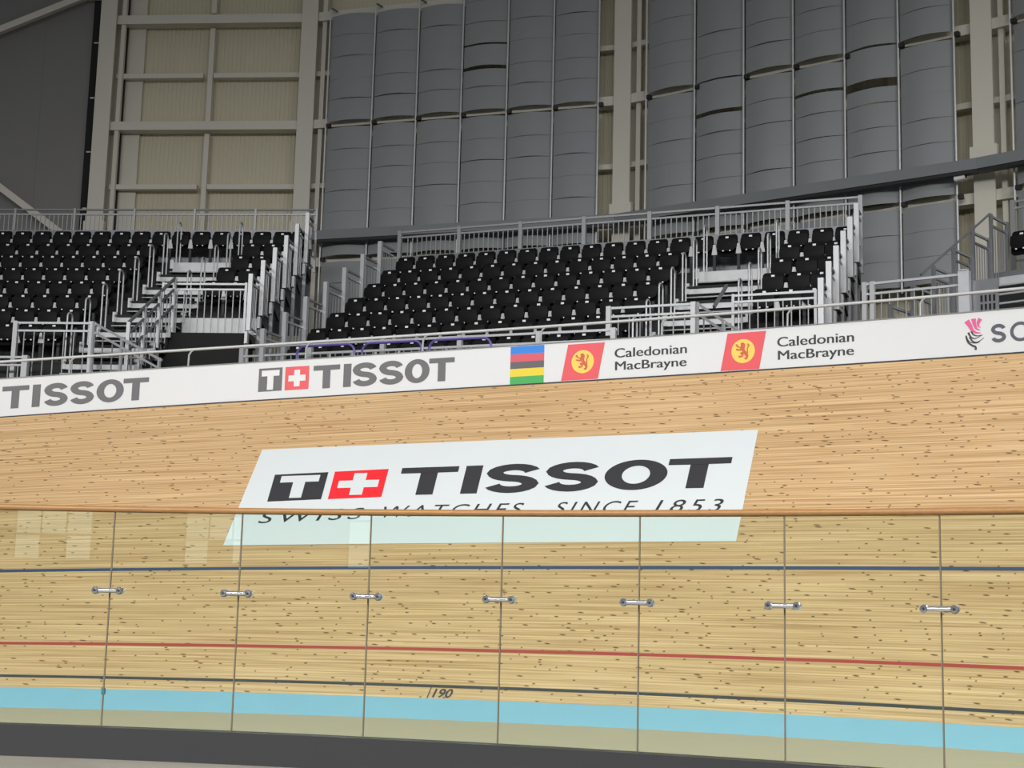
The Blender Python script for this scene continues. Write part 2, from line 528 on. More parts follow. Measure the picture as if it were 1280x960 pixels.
for wd_, ua_, ub_ in (('SWISS', -3.93, -2.56), ('WATCHES', -2.31, -0.40), ('SINCE', 0.06, 1.10), ('1853', 1.39, 2.22)):
    vs, fs = fit(font_mesh(wd_, 0.0, 1.3), ua_, ub_, 3.64, 3.91, 0.06)
    vs = [(x, y + min(0.0, (x + 1.8) * 0.045)) for x, y in vs]
    flat('lettering', (vs, fs), 'film_black', ts, decal, TL, 0.008)
vm, fm = font_mesh('190', 0.022)
flat('distance_mark', fit((vm, fm), -0.965, -0.715, 0.012, 0.168, 0.03), 'black_line', ts, track, TL, 0.007)
flat('distance_mark', quadgrid([(-1.005, 0.19), (-0.993, 0.19), (-1.016, 0.0), (-1.032, 0.0)]), 'black_line', ts, track, TL, 0.007)

# ------------------------------------------------------------------ perimeter board
BO = T(-1, 7)
board = thing('perimeter_board', 'long curved white advertising board along the top of the track', 'board', tuple(BO))
BH = 0.668
def bs(u, v, l):
    p = T(u, 7.0, v)
    a = TP[1] + TP[2] * u + TP[3] * u * u / 2
    return Vector((p.x + sin(a) * l, p.y - cos(a) * l, p.z))
sheet('board_panel', M['board'], lambda u, s, d: bs(u, s, d) - BO, urange(U0, U1), [0.0, BH], 0.05, board)
sheet('top_cap', M['gallery'], lambda u, s, d: bs(u, s, 0.012 + d) - BO, urange(U0, U1), [BH, BH + 0.016], 0.075, board)
sheet('base_shadow_strip', M['black_frame'], lambda u, s, d: bs(u, s, 0.012 + d) - BO, urange(U0, U1), [-0.012, 0.012], 0.05, board)  # dark strip standing in for the shadow line under the board
def bflat(name, vf, m, lift=0.004, label=None, par=None): return flat(name, vf, m, bs, par or board, BO, lift, label)
tissot([(-7.895, -7.54), (-7.492, -7.385), (-7.338, -7.012), (-6.988, -6.66), (-6.63, -6.262), (-6.272, -5.925)], 0.14, 0.53, 'ink', bs, board, BO, 0.004, 0.79)
lb_ = bflat('logo_box', rect(-4.416, -4.09, 0.15, 0.555), 'ink')
bflat('letter', T_shape(-4.375, -4.13, 0.175, 0.515, 0.10, 0.085), 'p_white', 0.006, par=lb_)
lb_ = bflat('logo_box', rect(-4.05, -3.72, 0.15, 0.555), 'p_red')
bflat('cross', plus_shape(-3.885, 0.352, 0.118, 0.145, 0.04, 0.052), 'p_white', 0.006, par=lb_)
tissot([(-3.66, -3.292), (-3.242, -3.135), (-3.118, -2.775), (-2.752, -2.41), (-2.395, -2.052), (-2.06, -1.71)], 0.142, 0.545, 'ink', bs, board, BO, 0.004, 0.77)
for i, (a, b, m) in enumerate(((0.524, 0.657, 'r_blue'), (0.393, 0.524, 'r_red'), (0.275, 0.393, 'r_black'), (0.142, 0.275, 'r_yellow'), (0.013, 0.142, 'r_green'))):
    bflat('rainbow_stripe', rect(-0.945, -0.487, a, b, 2), m)
def smooth_closed(pts, n=3):
    out = []; N = len(pts)
    for i in range(N):
        p0, p1, p2, p3 = pts[i - 1], pts[i], pts[(i + 1) % N], pts[(i + 2) % N]
        for k in range(n):
            t = k / n
            out.append(tuple(0.5 * (2 * p1[c] + (p2[c] - p0[c]) * t + (2 * p0[c] - 5 * p1[c] + 4 * p2[c] - p3[c]) * t * t + (3 * p1[c] - p0[c] - 3 * p2[c] + p3[c]) * t ** 3) for c in (0, 1)))
    return out
LION = [(470, 395), (500, 380), (520, 410), (555, 435), (575, 405), (565, 375), (600, 350), (640, 365), (655, 410), (645, 470), (660, 505), (700, 540), (715, 590), (705, 640), (680, 672), (645, 662), (640, 640), (668, 630), (660, 600), (625, 570), (620, 605), (585, 630), (545, 635), (525, 610), (550, 595), (580, 600), (590, 585), (565, 570), (562, 540), (605, 525), (590, 508), (540, 505), (500, 500), (475, 480), (500, 463), (545, 475), (560, 460), (525, 445), (495, 430)]
TAIL = [(690, 530), (712, 540), (708, 470), (735, 420), (728, 385), (690, 370), (700, 395), (705, 420), (685, 465)]
def calmac(du, dv=0.0):
    k = 0.301 / 448.0; kv = 0.39 / 448.0
    f = lambda P: [(0.035 + du + (x - 615) * k, 0.327 + dv - (y - 512) * kv + (x - 615) * -0.00004) for x, y in P]
    lb_ = bflat('logo_box', quadgrid([(-0.165 + du, 0.631), (0.329 + du, 0.631), (0.241 + du, 0.024), (-0.253 + du, 0.024)], 2), 'p_red', 0.004)
    bflat('emblem_disc', poly_mesh(ell(0.035 + du, 0.327 + dv, 0.150, 0.195)), 'p_yellow', 0.006, par=lb_)
    bflat('lion_emblem', poly_mesh(smooth_closed(f(LION))), 'p_lion', 0.008, par=lb_)
    bflat('lion_emblem', poly_mesh(smooth_closed(f(TAIL))), 'p_lion', 0.008, par=lb_)
calmac(0.0); calmac(2.105)
for du in (0.0, 2.112):
    for wd_, a_, b_, c_, d_ in (('Caledonian', 0.46, 1.415, 0.357, 0.512), ('MacBrayne', 0.468, 1.412, 0.098, 0.292)):
        vs, fs = fit(font_mesh(wd_), a_ + du + 0.004, b_ + du - 0.004, c_, d_)
        n_ = len(vs)   # medium weight: the outline doubled a few millimetres sideways
        bflat('lettering', ([(x - 0.004, y) for x, y in vs] + [(x + 0.004, y) for x, y in vs], list(fs) + [tuple(i + n_ for i in f) for f in fs]), 'ink_dark')
def arc(pts, m, w0, w1):
    # tapering stroke through points given in the thistle's own grid
    n = len(pts); P = smooth_open(pts, 4); L = []; R = []
    for i, (x, y) in enumerate(P):
        t = i / (len(P) - 1); wd = w0 + (w1 - w0) * t
        a = P[max(0, i - 1)]; b = P[min(len(P) - 1, i + 1)]; dx, dy = b[0] - a[0], b[1] - a[1]; l = hypot(dx, dy) or 1
        L.append((x - dy / l * wd, y + dx / l * wd)); R.append((x + dy / l * wd, y - dx / l * wd))
    f = lambda p: (4.945 + (p[0] - 380) * 0.00067, 0.325 - (p[1] - 520) * 0.00087 + (p[0] - 380) * -0.00004)
    vs = [f(p) for p in L + R]; N = len(L)
    bflat('thistle_emblem', (vs, [(i, i + 1, N + i + 1, N + i) for i in range(N - 1)]), m)
def smooth_open(p, n):
    q = [p[0]] + list(p) + [p[-1]]; out = []
    for i in range(1, len(q) - 2):
        p0, p1, p2, p3 = q[i - 1], q[i], q[i + 1], q[i + 2]
        for k in range(n):
            t = k / n
            out.append(tuple(0.5 * (2 * p1[c] + (p2[c] - p0[c]) * t + (2 * p0[c] - 5 * p1[c] + 4 * p2[c] - p3[c]) * t * t + (3 * p1[c] - p0[c] - 3 * p2[c] + p3[c]) * t ** 3) for c in (0, 1)))
    out.append(p[-1]); return out
arc([(255, 275), (310, 360), (350, 440), (420, 490), (495, 490)], 'p_pink', 50, 4)
arc([(375, 240), (385, 320), (410, 400), (440, 430), (490, 445)], 'p_pink', 42, 4)
arc([(490, 245), (455, 310), (455, 370), (495, 405)], 'p_pink', 40, 3)
arc([(330, 455), (365, 520), (430, 545), (520, 530)], 'ink_dark', 16, 5)
arc([(280, 480), (320, 560), (400, 590), (525, 525)], 'ink_dark', 20, 3)
arc([(300, 560), (350, 635), (430, 655), (550, 580)], 'ink_dark', 18, 4)
arc([(238, 530), (290, 640), (400, 670), (470, 650)], 'ink_dark', 10, 6)
arc([(240, 545), (270, 650), (340, 710), (395, 735), (400, 790)], 'ink_dark', 14, 20)
bflat('letter', S_shape(5.137, 5.306, 0.177, 0.46, 0.022, 0.027), 'ink_navy')
bflat('letter', stroke([(5.468 + 0.098 * cos(radians(42 + i * 11.5)), 0.32 + 0.125 * sin(radians(42 + i * 11.5))) for i in range(25)], 0.019, 0.024), 'ink_navy')
# perimeter handrail on the board
rail = thing('perimeter_handrail', 'thin grey tube handrail along the top of the advertising board', 'handrail', tuple(BO))
mb = MB(); mb.tube([bs(u, 0.987, -0.10) - BO for u in urange(U0, U1, 0.4)], 0.026, 10)
mb.build('rail_tube', M['alu_white'], rail, smooth=True)
for u in [-10.3 + 1.62 * i for i in range(13)]:
    mb = MB()
    mb.tube([bs(u + 0.10, 0.985, -0.10) - BO, bs(u + 0.06, 0.955, -0.10) - BO, bs(u + 0.03, 0.90, -0.10) - BO, bs(u + 0.02, 0.4, -0.10) - BO], 0.018, 8)
    mb.build('post', M['alu'], rail, smooth=True)

# ------------------------------------------------------------------ glass barrier in front
BCX, BCY, BR, BPH, BZT, BZB = -5.06676, -4.4766, 16.20694, 1.2555, 0.71489 + EYE, -0.96387 + EYE
DPH = 2 * math.asin(1.05 / 2 / BR)
def bj(i, r=0.0, z=0.0):
    a = BPH - (i - 3) * DPH
    return Vector((BCX + (BR + r) * cos(a), BCY + (BR + r) * sin(a), z))
GO = bj(3)
bar = thing('glass_barrier', 'glass panel barrier with wooden handrail and steel couplers', 'barrier', tuple(GO))
J0, J1 = -3, 9
# plinth
for nm, m, r0, r1, za, zb in (('plinth', 'plinth', -0.09, 0.07, 0.0, BZB), ('plinth_foot', 'black_frame', -0.075, 0.06, -0.012, 0.012)):
    mb = MB(); n = (J1 - J0) * 3 + 1; vs = []; fs = []
    for k in range(n):
        i = J0 + k / 3.0
        for r, z in ((r0, za), (r1, za), (r1, zb), (r0, zb)): vs.append(bj(i, r, z) - GO)
    for k in range(n - 1):
        for q in range(4): fs.append((k * 4 + q, k * 4 + (q + 1) % 4, k * 4 + 4 + (q + 1) % 4, k * 4 + 4 + q))
    fs += [(0, 1, 2, 3), (n * 4 - 1, n * 4 - 2, n * 4 - 3, n * 4 - 4)]
    mb.add(vs, fs); mb.build(nm, M[m], bar, smooth=False)
for i in range(J0, J1):
    a, b = bj(i), bj(i + 1)
    d = (b - a).normalized(); n = Vector((d.y, -d.x, 0)); g = 0.005; t = 0.006
    mb = MB(); vs = []
    for z in (BZB - 0.01, BZT - 0.02):
        for p, sgn in ((a + d * g, -1), (b - d * g, -1), (b - d * g, 1), (a + d * g, 1)):
            q = p + n * (t * -sgn) - GO; vs.append((q.x, q.y, z))
    mb.add(vs, [(0, 1, 5, 4), (2, 3, 7, 6)], 0)
    mb.add(vs, [(1, 2, 6, 5), (3, 0, 4, 7), (4, 5, 6, 7), (0, 3, 2, 1)], 1)
    mb.build('glass_panel', [M['glass'], M['glass_edge']], bar)
for i in range(J0 + 1, J1):
    mb = MB(); mb.box(-0.0042, 0.0042, -0.006, 0.006, BZB, BZT - 0.02)
    d = bj(i + 1) - bj(i - 1); mb.build('joint_gasket', M['glass_edge'], bar, bj(i) - GO, atan2(d.y, d.x))
mb = MB(); mb.tube([bj(J0 + k / 3.0, 0, BZT) - GO for k in range((J1 - J0) * 3 + 1)], 0.0255, 12)
mb.build('handrail', M['rail_wood'], bar, smooth=True)
# couplers
cm = MB(); cm.tube([(-0.092, -0.045, 0), (-0.03, -0.05, 0), (0.03, -0.05, 0), (0.092, -0.045, 0)], 0.019, 10)
cmesh = cm.mesh('coupler', M['chrome'], True)
def boss():
    mb = MB(); n = 16
    prof = [(0.0, 0.0), (0.026, 0.0), (0.026, -0.012), (0.030, -0.030), (0.030, -0.060), (0.024, -0.070), (0.0, -0.071)]
    vs = []; fs = []
    for r, y in prof:
        for k in range(n): vs.append((r * cos(2 * pi * k / n), y, r * sin(2 * pi * k / n)))
    for j in range(len(prof) - 1):
        for k in range(n): fs.append((j * n + k, j * n + (k + 1) % n, j * n + n + (k + 1) % n, j * n + n + k))
    mb.add(vs, fs); return mb.mesh('boss', M['chrome'], True)
bmesh_ = boss()
sk = MB(); sk.tube([(0, -0.0745, 0), (0, -0.069, 0)], 0.0095, 6); skm = sk.mesh('socket', M['steel_hole'])
for i in range(J0 + 1, J1):
    p = bj(i, 0, EYE + 0.078) - GO
    d = bj(i + 1) - bj(i - 1); rz = atan2(d.y, d.x)
    c = put('coupler', cmesh, bar, p, rz)
    for s in (-1, 1):
        b = put('boss', bmesh_, c, (0.098 * s, 0, 0))
    for s in (-1, 1):
        put('socket', skm, c, (0.098 * s, 0, 0))
mb = MB(); mb.box(-0.012, 0.012, -0.014, 0.014, -0.024, 0.024)
mb.build('joint_clip', M['clip'], bar, bj(0, 0, EYE - 0.697) - GO, rz=BPH - pi / 2 + 3 * DPH)

# infield floor
mb = MB(); n = 96; R_ = BR + 0.05
top = [(BCX + R_ * cos(2 * pi * k / n), BCY + R_ * sin(2 * pi * k / n), 0.0) for k in range(n)]
bot = [(x, y, -0.3) for x, y, z in top]
mb.add(top + bot, [tuple(range(n)), tuple(range(2 * n - 1, n - 1, -1))] + [(k, k + n, (k + 1) % n + n, (k + 1) % n) for k in range(n)])
tag(mb.build('floor', M['infield']), 'pale beige infield floor inside the glass barrier', 'floor', kind='structure')
# concourse floor under the stands
mb = MB(); us = urange(U0, U1, 0.5)
vs = [(*bs(u, 0, -0.06).xy, EYE + 2.55) for u in us]
far = [(-22, 44), (-12, 44), (-2, 42), (8, 38), (14, 33), (18, 27), (20, 20)]
vs2 = [(x, y, EYE + 2.55) for x, y in far[::-1]]
P = vs + vs2
tri = tessellate_polygon([[Vector((a, b, 0)) for a, b, c in P]])
mb.add(P, [tuple(t) for t in tri])
mb.add([(a, b, c - 0.2) for a, b, c in P], [tuple(t)[::-1] for t in tri])
tag(mb.build('floor', M['concourse']), 'dark concourse floor under the raised stands', 'floor', kind='structure')

# ------------------------------------------------------------------ stands
TAGZ = 0.80          # height of a seat's number tag above its deck
class Block:
    def __init__(s, X0, Y0, b, zt, tread, rise, skew, word):
        s.o = (X0, Y0, zt + EYE); s.b = b; s.t = tread; s.r = rise; s.skew = skew; s.word = word
        s.c, s.sn = cos(b), sin(b)
    def w(s, u, y, z):
        """block frame: u along the rows, y backwards, z above the top row's deck"""
        return Vector((s.o[0] + s.c * u - s.sn * y, s.o[1] + s.sn * u + s.c * y, s.o[2] - TAGZ + z))
    def deck(s, k): return -k * s.r
LB = Block(-12.614, 35.116, -0.0893, 8.85, 0.717, 0.468, -0.062, 'left')
MBk = Block(-2.517, 32.914, -0.373, 7.911, 0.756, 0.477, -0.022, 'middle')
RB = Block(9.74, 27.38, radians(-42), 7.40, 0.756, 0.477, -0.022, 'right')
FR = 0.42            # deck front edge ahead of the seat line

# one seat: shell, tip-up pan, number tag, bracket, hinge caps
def rounded_shell(w0, w1, z0, z1, rt, rb, y0, lean, thick, bulge, nz=8, nx=6):
    """panel in xz with rounded corners; w0 top half width, w1 bottom half width"""
    mb = MB(); rows = []
    for j in range(nz + 1):
        t = (1 - cos(pi * j / nz)) / 2; z = z0 + (z1 - z0) * t
        hw = w1 + (w0 - w1) * t
        db, dt = z - z0, z1 - z
        if db < rb: hw -= rb - math.sqrt(max(0, rb * rb - (rb - db) ** 2))
        if dt < rt: hw -= rt - math.sqrt(max(0, rt * rt - (rt - dt) ** 2))
        rows.append((hw, z, t))
    vs = []
    for side in (0, 1):
        for hw, z, t in rows:
            for i in range(nx + 1):
                q = -1 + 2 * i / nx
                y = y0 + lean * t + bulge * (1 - q * q) * sin(pi * t) + side * thick
                vs.append((hw * q, y, z))
    N = (nz + 1) * (nx + 1); fs = []
    for j in range(nz):
        for i in range(nx):
            a = j * (nx + 1) + i
            fs.append((a, a + 1, a + nx + 2, a + nx + 1)); fs.append((a + N, a + N + nx + 1, a + N + nx + 2, a + N + 1))
        for i in (0, nx):
            a = j * (nx + 1) + i
            fs.append((a, a + nx + 1, a + N + nx + 1, a + N))
    for j in (0, nz):
        for i in range(nx):
            a = j * (nx + 1) + i; fs.append((a, a + 1, a + N + 1, a + N))
    mb.add(vs, fs); return mb
zz = [0.86]
back_me = rounded_shell(0.208, 0.225, 0.40, 0.885, 0.055, 0.08, -0.01, 0.05, 0.03, 0.015, 14).mesh('backrest', M['seat'], True)
pan_me = rounded_shell(0.20, 0.215, 0.500, 0.77, 0.03, 0.125, -0.10, 0.02, 0.05, -0.02, 12).mesh('seat_pan', M['seat_pan'], True)
tm = MB(); tm.box(-0.032, 0.032, -0.004, 0.004, -0.019, 0.019); tag_me = tm.mesh('number_tag', M['tag'])
bk = MB(); bk.prism_xz([(-0.058, 0.44), (0.058, 0.44), (0.052, 0.50), (0.028, 0.66), (-0.028, 0.66), (-0.052, 0.50)], -0.03, 0.03); br_me = bk.mesh('bracket', M['bracket'])
sl = MB(); sl.box(-0.03, 0.03, -0.03, 0.03, 0, 0.44); sl_me = sl.mesh('leg', M['black_frame'])
hc = MB(); hc.box(-0.014, 0.014, -0.012, 0.012, -0.012, 0.012); hc_me = hc.mesh('hinge_cap', M['tag'])
SEATS = []
def seat(B, u, k, label, grp, end=False):
    jit = random.uniform(-0.012, 0.012)
    o = thing('stadium_seat', label, 'seat', B.w(u, -k * B.t, B.deck(k)), B.b + random.uniform(-0.02, 0.02), grp)
    bo_ = put('backrest', back_me, o)
    put('seat_pan', pan_me, o, (0, random.uniform(-0.01, 0.01), jit))
    put('number_tag', tag_me, bo_, (random.uniform(-0.006, 0.006), -0.02, TAGZ + 0.01))
    if not end: put('leg', sl_me, put('bracket', br_me, o, (0.25, -0.02, 0)))
    else: put('leg', sl_me, o, (0.12, 0.0, 0.0))
    for sx in (-0.07, 0.07): put('hinge_cap', hc_me, o, (sx + random.uniform(-0.01, 0.01), -0.10, 0.50))
    return o

def stand_body(B, k1, ua, ub, uc, ud, kr, zlow, label):
    """terraced deck: seat section ua..ub, aisle ub..uc, short section uc..ud down to row kr"""
    o = thing('seating_stand', label, 'stand', B.w(0, 0, 0), B.b)
    def y0(k): return -k * B.t - FR
    for k in range(k1 + 1):
        z = B.deck(k); sk = B.skew * k
        zb = B.deck(k + 1) if k < k1 else zlow
        mb = MB(); mb.box(ua + sk, ub + sk, y0(k), y0(k) + B.t + 0.1, z - 0.05, z)
        mb.build('deck', M['deck'], o)
        mb = MB(); mb.box(ua + sk, ub + sk, y0(k) + 0.01, y0(k) + 0.04, zb, z - 0.05)
        mb.build('riser', M['deck'], o)
        if k <= kr:
            mb = MB(); mb.box(uc + sk, ud + sk, y0(k), y0(k) + B.t + 0.1, z - 0.05, z); mb.build('deck', M['deck'], o)
            zz_ = B.deck(k + 1) if k < kr else z - 0.42
            mb = MB(); mb.box(uc + sk, ud + sk, y0(k) + 0.01, y0(k) + 0.04, zz_, z - 0.05); mb.build('riser', M['deck'] if k < kr else M['alu_white'], o)
        # aisle stair: bright riser plate, dark gap, thin half step
        if k <= k1:
            mb = MB(); mb.box(ub + sk, uc + sk, y0(k) - (0.03 if k else 0.0), y0(k) + B.t + 0.1, z - 0.055, z); mb.build('aisle_tread', M['deck'], o)
            mb = MB(); mb.box(ub + sk + 0.02, uc + sk - 0.02, y0(k) - 0.012, y0(k) + 0.012, z - (0.30 if k == 0 else 0.165), z - (0.005 if k == 0 else 0.055)); mb.build('aisle_riser', M['alu_white'], o)
            mb = MB(); mb.box(ub + sk + 0.05, uc + sk - 0.05, y0(k) - 0.32, y0(k) + 0.02, z - 0.315, z - 0.290); mb.build('half_step', M['alu_mid'], o)
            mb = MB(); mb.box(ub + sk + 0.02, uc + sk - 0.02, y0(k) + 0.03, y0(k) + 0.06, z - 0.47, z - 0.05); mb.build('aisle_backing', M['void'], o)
            for e in (ub, uc):
                mb = MB(); mb.box(e + sk - 0.045, e + sk + 0.045, y0(k) - 0.03, y0(k) + 0.03, z - 0.16, z + 0.06); mb.build('stair_cheek', M['alu_white'], o)
    # rear kick plate and inner black lining
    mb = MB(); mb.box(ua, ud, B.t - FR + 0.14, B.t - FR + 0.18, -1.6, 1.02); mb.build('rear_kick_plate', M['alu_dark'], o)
    return o, y0

def stand_side(B, o, u, rows, zlow, side):
    """open side frame: legs, raking beam and triangular brackets under every row"""
    for k in range(rows):
        sk = B.skew * k; z = B.deck(k); y = -k * B.t - FR
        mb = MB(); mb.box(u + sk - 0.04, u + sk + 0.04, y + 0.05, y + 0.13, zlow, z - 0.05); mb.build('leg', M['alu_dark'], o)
        mb = MB()
        mb.add([(u + sk + dx, yy, zz2) for dx in (-0.02, 0.02) for yy, zz2 in ((y, z - 0.02), (y + B.t, z - 0.02), (y + B.t, z - 0.30))],
               [(0, 1, 2), (5, 4, 3), (0, 3, 4, 1), (1, 4, 5, 2), (2, 5, 3, 0)])
        mb.build('side_bracket', M['black_frame'], o)
        mb = MB(); mb.box(u + sk - 0.03, u + sk + 0.03, y - 0.02, y + 0.10, z - 0.27, z - 0.02); mb.build('deck_end', M['alu_white'], o)

BAL = {}
def bal_mesh(h, r=0.0095):
    key = (round(h, 2), r)
    if key not in BAL:
        mb = MB(); mb.box(-r, r, -r, r, 0, h); BAL[key] = mb.mesh('baluster', M['alu_mid'])
    return BAL[key]
def railing(label, P, rz, L, H, posts, sp, low=0.10, mid=0.14, cat='railing', group=None, m='alu', pw=0.05, rise=0.0, postlow=0.0, name='guard_railing', dark_top=False, second=True):
    """straight guard railing along local x; rise lifts the far end"""
    o = thing(name, label, cat, P, rz, group)
    zz = lambda x: rise * x / L
    def rl(nm, z, w, mm):
        mb = MB(); mb.bar((0, 0, z), (L, 0, z + rise), w, w); mb.build(nm, M[mm], o)
    rl('top_rail', H - 0.02, 0.042, 'gallery' if dark_top else m)
    if second: rl('second_rail', H - mid, 0.04, m)
    rl('bottom_rail', low, 0.035, m)
    for x in posts:
        mb = MB(); mb.box(-pw / 2, pw / 2, -pw / 2, pw / 2, postlow, H + 0.01)
        mb.build('post', M[m], o, (x, -0.02, zz(x)))
    n = int(L / sp); hb = (H - mid if second else H) - low
    for i in range(1, n):
        x = L * i / n
        if any(abs(x - q) < pw for q in posts): continue
        put('baluster', bal_mesh(hb), o, (x, 0, low + zz(x)))
    return o
def hoop(B, u, k, label, grp):
    o = thing('aisle_handrail', label, 'handrail', B.w(u, -k * B.t - FR + 0.06, B.deck(k)), B.b, grp)
    mb = MB(); H = 1.04; d = 0.26; r = 0.10
    path = [(0, 0, 0), (0, 0, H - r)]
    for i in range(1, 8):
        a = pi - pi * i / 8
        path.append((0, d / 2 + d / 2 * cos(a), H - r + r * sin(a)))
    path += [(0, d, H - r), (0, d, 0)]
    mb.tube(path, 0.019, 8); mb.build('hoop_tube', M['alu'], o, smooth=True)
    for y in (0, d):
        mb = MB(); mb.box(-0.05, 0.05, y - 0.05, y + 0.05, 0, 0.012); mb.build('base_plate', M['alu'], o)
    return o

# --- left stand
KL = 7
stL, yL = stand_body(LB, KL, -1.0, 4.45, 5.98, 7.62, 4, EYE + 2.55 - LB.w(0, 0, 0).z, 'left terraced aluminium stand with black decks and a stepped aisle')
stand_side(LB, stL, 7.66, 6, EYE + 2.55 - LB.w(0, 0, 0).z, 1)
gL = 'black seats of the left stand'
offL = [0, -0.024, -0.088, -0.191, -0.261, -0.277, -0.364, -0.42]
for k in range(8):
    us = [offL[k] + 0.5 * j for j in range(0, 20)]
    if k == 0:
        row = [x for x in us if x <= 7.1] + [7.43]
        for j, x in enumerate(row):
            n_ = len(row) - 1 - j
            seat(LB, x, 0, 'black folding seat, %s from the right end of the left stand\'s top row' % ORD[n_], gL)
        continue
    lim = 4.22 + LB.skew * k
    row = [x for x in us if x <= lim]
    for j, x in enumerate(row):
        px = x
        seat(LB, x, k, 'black folding seat, %s left of the aisle in the left stand\'s %s' % (ORD[len(row) - 1 - j], ROWN[k]), gL, j == len(row) - 1)
    if k <= 4:
        row = [x for x in us if 6.2 + LB.skew * k <= x <= 7.36 + LB.skew * k]
        for j, x in enumerate(row):
            seat(LB, x, k, 'black folding seat, %s right of the aisle in the left stand\'s %s' % (ORD[j], ROWN[k]), gL)
for k in range(8):
    hoop(LB, 4.52 - 0.075 * k, k, 'aisle handrail hoop on the left of the left stand\'s aisle, %s' % ROWN[k], 'aisle handrail hoops')
for k in range(5):
    hoop(LB, 6.04 - 0.07 * k, k, 'aisle handrail hoop on the right of the left stand\'s aisle, %s' % ROWN[k], 'aisle handrail hoops')
railing('long rear guard railing behind the left stand\'s top row', LB.w(-1.55, 0.58, 0.30), LB.b, 9.2, 1.30, [0.03 + 1.535 * i for i in range(7)], 0.115, mid=0.14, postlow=-0.3, dark_top=True, m='alu_mid')
# stepped side guard of the left stand
for k in range(6):
    railing('stepped side guard at the right edge of the left stand, %s' % ROWN[k], LB.w(7.66 + LB.skew * k, -k * LB.t - 0.33, LB.deck(k) + 0.02), LB.b + pi / 2, 0.70, 1.22, [0.0], 0.12, mid=0.16, pw=0.09, group='stepped side guards of the left stand', dark_top=True)
# fronts
railing('front guard railing below the left stand\'s short seat section', LB.w(5.36, -5 * LB.t, LB.deck(5)), LB.b, 1.86, 1.12, [0.0, 1.83], 0.155, low=0.0, mid=0.14)
railing('front guard railing on the landing below the left stand\'s main seats', LB.w(3.06, -8 * LB.t, LB.deck(8)), LB.b, 1.66, 1.22, [0.03, 1.62], 0.20, low=0.02, mid=0.18, pw=0.09, postlow=-0.2)
railing('low guard railing at the far left edge of the picture', LB.w(0.9, -8.5 * LB.t, LB.deck(9)), LB.b, 2.65, 0.92, [2.6], 0.20, low=0.0, mid=0.18, pw=0.12, postlow=-0.3)
railing('steep stair railing descending from the left landing', LB.w(4.76, -8.2 * LB.t, LB.deck(8)), LB.b - 0.35, 1.75, 1.20, [0.02, 0.75, 1.70], 0.22, low=0.0, mid=0.20, rise=-0.85, postlow=-0.4)
for j, k in enumerate((5, 6, 7)):
    pass
sr = thing('stair_railing', 'sloping stair railing with four posts beside the lower left aisle', 'railing', LB.w(5.62, -5 * LB.t - 0.05, LB.deck(5)), LB.b)
zs = []
for j in range(4):
    x, y, z = -0.06 * j, -j * LB.t, -j * LB.r
    zs.append((x, y, z))
    mb = MB(); mb.box(x - 0.035, x + 0.035, y - 0.035, y + 0.035, z - 0.25, z + 1.22); mb.build('post', M['alu'], sr)
for zo, nm, w_ in ((1.22, 'top_rail', 0.05), (0.98, 'second_rail', 0.04), (0.62, 'second_rail', 0.04)):
    mb = MB(); mb.bar((zs[0][0], zs[0][1], zs[0][2] + zo), (zs[3][0], zs[3][1], zs[3][2] + zo), w_, w_); mb.build(nm, M['alu_dark'], sr)
for j in range(3):
    for q in (0.25, 0.5, 0.75):
        x = zs[j][0] - 0.06 * q; y = zs[j][1] - LB.t * q; z = zs[j][2] - LB.r * q
        put('baluster', bal_mesh(1.1), sr, (x, y, z - 0.15))
# dark entrance below the short section
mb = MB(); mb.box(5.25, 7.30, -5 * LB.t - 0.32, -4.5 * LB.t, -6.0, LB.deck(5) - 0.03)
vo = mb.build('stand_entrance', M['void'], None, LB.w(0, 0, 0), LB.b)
tag(vo, 'black lined entrance under the left stand\'s short section', 'entrance', kind='structure')
# lower aisle steps of the left stand
for j in range(4):
    k = 8 + j * 0.9
    st = thing('lower_step', 'bright aluminium step, %s below the left stand\'s seats' % ORD[j], 'step', LB.w(3.75, -k * LB.t - 0.1, LB.deck(k)), LB.b, 'lower steps of the left stand')
    mb = MB(); mb.box(0.25, 1.75, -0.35, 0.0, -0.045, 0.0); mb.build('tread', M['alu'], st)
    mb = MB(); mb.box(0.25, 1.75, 0.0, 0.03, -0.22, -0.045); mb.build('riser', M['alu_white'], st)
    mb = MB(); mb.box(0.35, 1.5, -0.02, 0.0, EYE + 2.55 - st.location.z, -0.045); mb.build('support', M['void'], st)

# --- middle stand
KM = 7
stM, yM = stand_body(MBk, KM, -0.30, 6.98, 8.56, 10.20, 4, EYE + 2.55 - MBk.w(0, 0, 0).z, 'middle terraced aluminium stand with black decks and a stepped aisle')
stand_side(MBk, stM, 10.22, 6, EYE + 2.55 - MBk.w(0, 0, 0).z, 1)
gM = 'black seats of the middle stand'
offM = [0, -0.017, -0.007, -0.063, -0.077, -0.093, -0.11]
for k in range(7):
    if k == 0:
        row = [0.5 * j for j in range(20)] + [9.97]
        for j, x in enumerate(row):
            n_ = j + 1
            if j < 12: lab = 'black folding seat, %s from the left end of the middle stand\'s top row' % ORD[j]
            else: lab = 'black folding seat, %s from the right end of the middle stand\'s top row' % ORD[len(row) - 1 - j]
            seat(MBk, x + (0.02 if x > 7.2 else 0), 0, lab, gM)
        continue
    for j in range(14):
        seat(MBk, offM[k] + 0.5 * j, k, 'black folding seat, %s from the left end of the middle stand\'s %s' % (ORD[j], ROWN[k]), gM, j == 13)
    if k <= 4:
        for j, x in enumerate((9.0, 9.5, 9.93)):
            seat(MBk, x - 0.02 * k, k, 'black folding seat, %s right of the aisle in the middle stand\'s %s' % (ORD[j], ROWN[k]), gM)
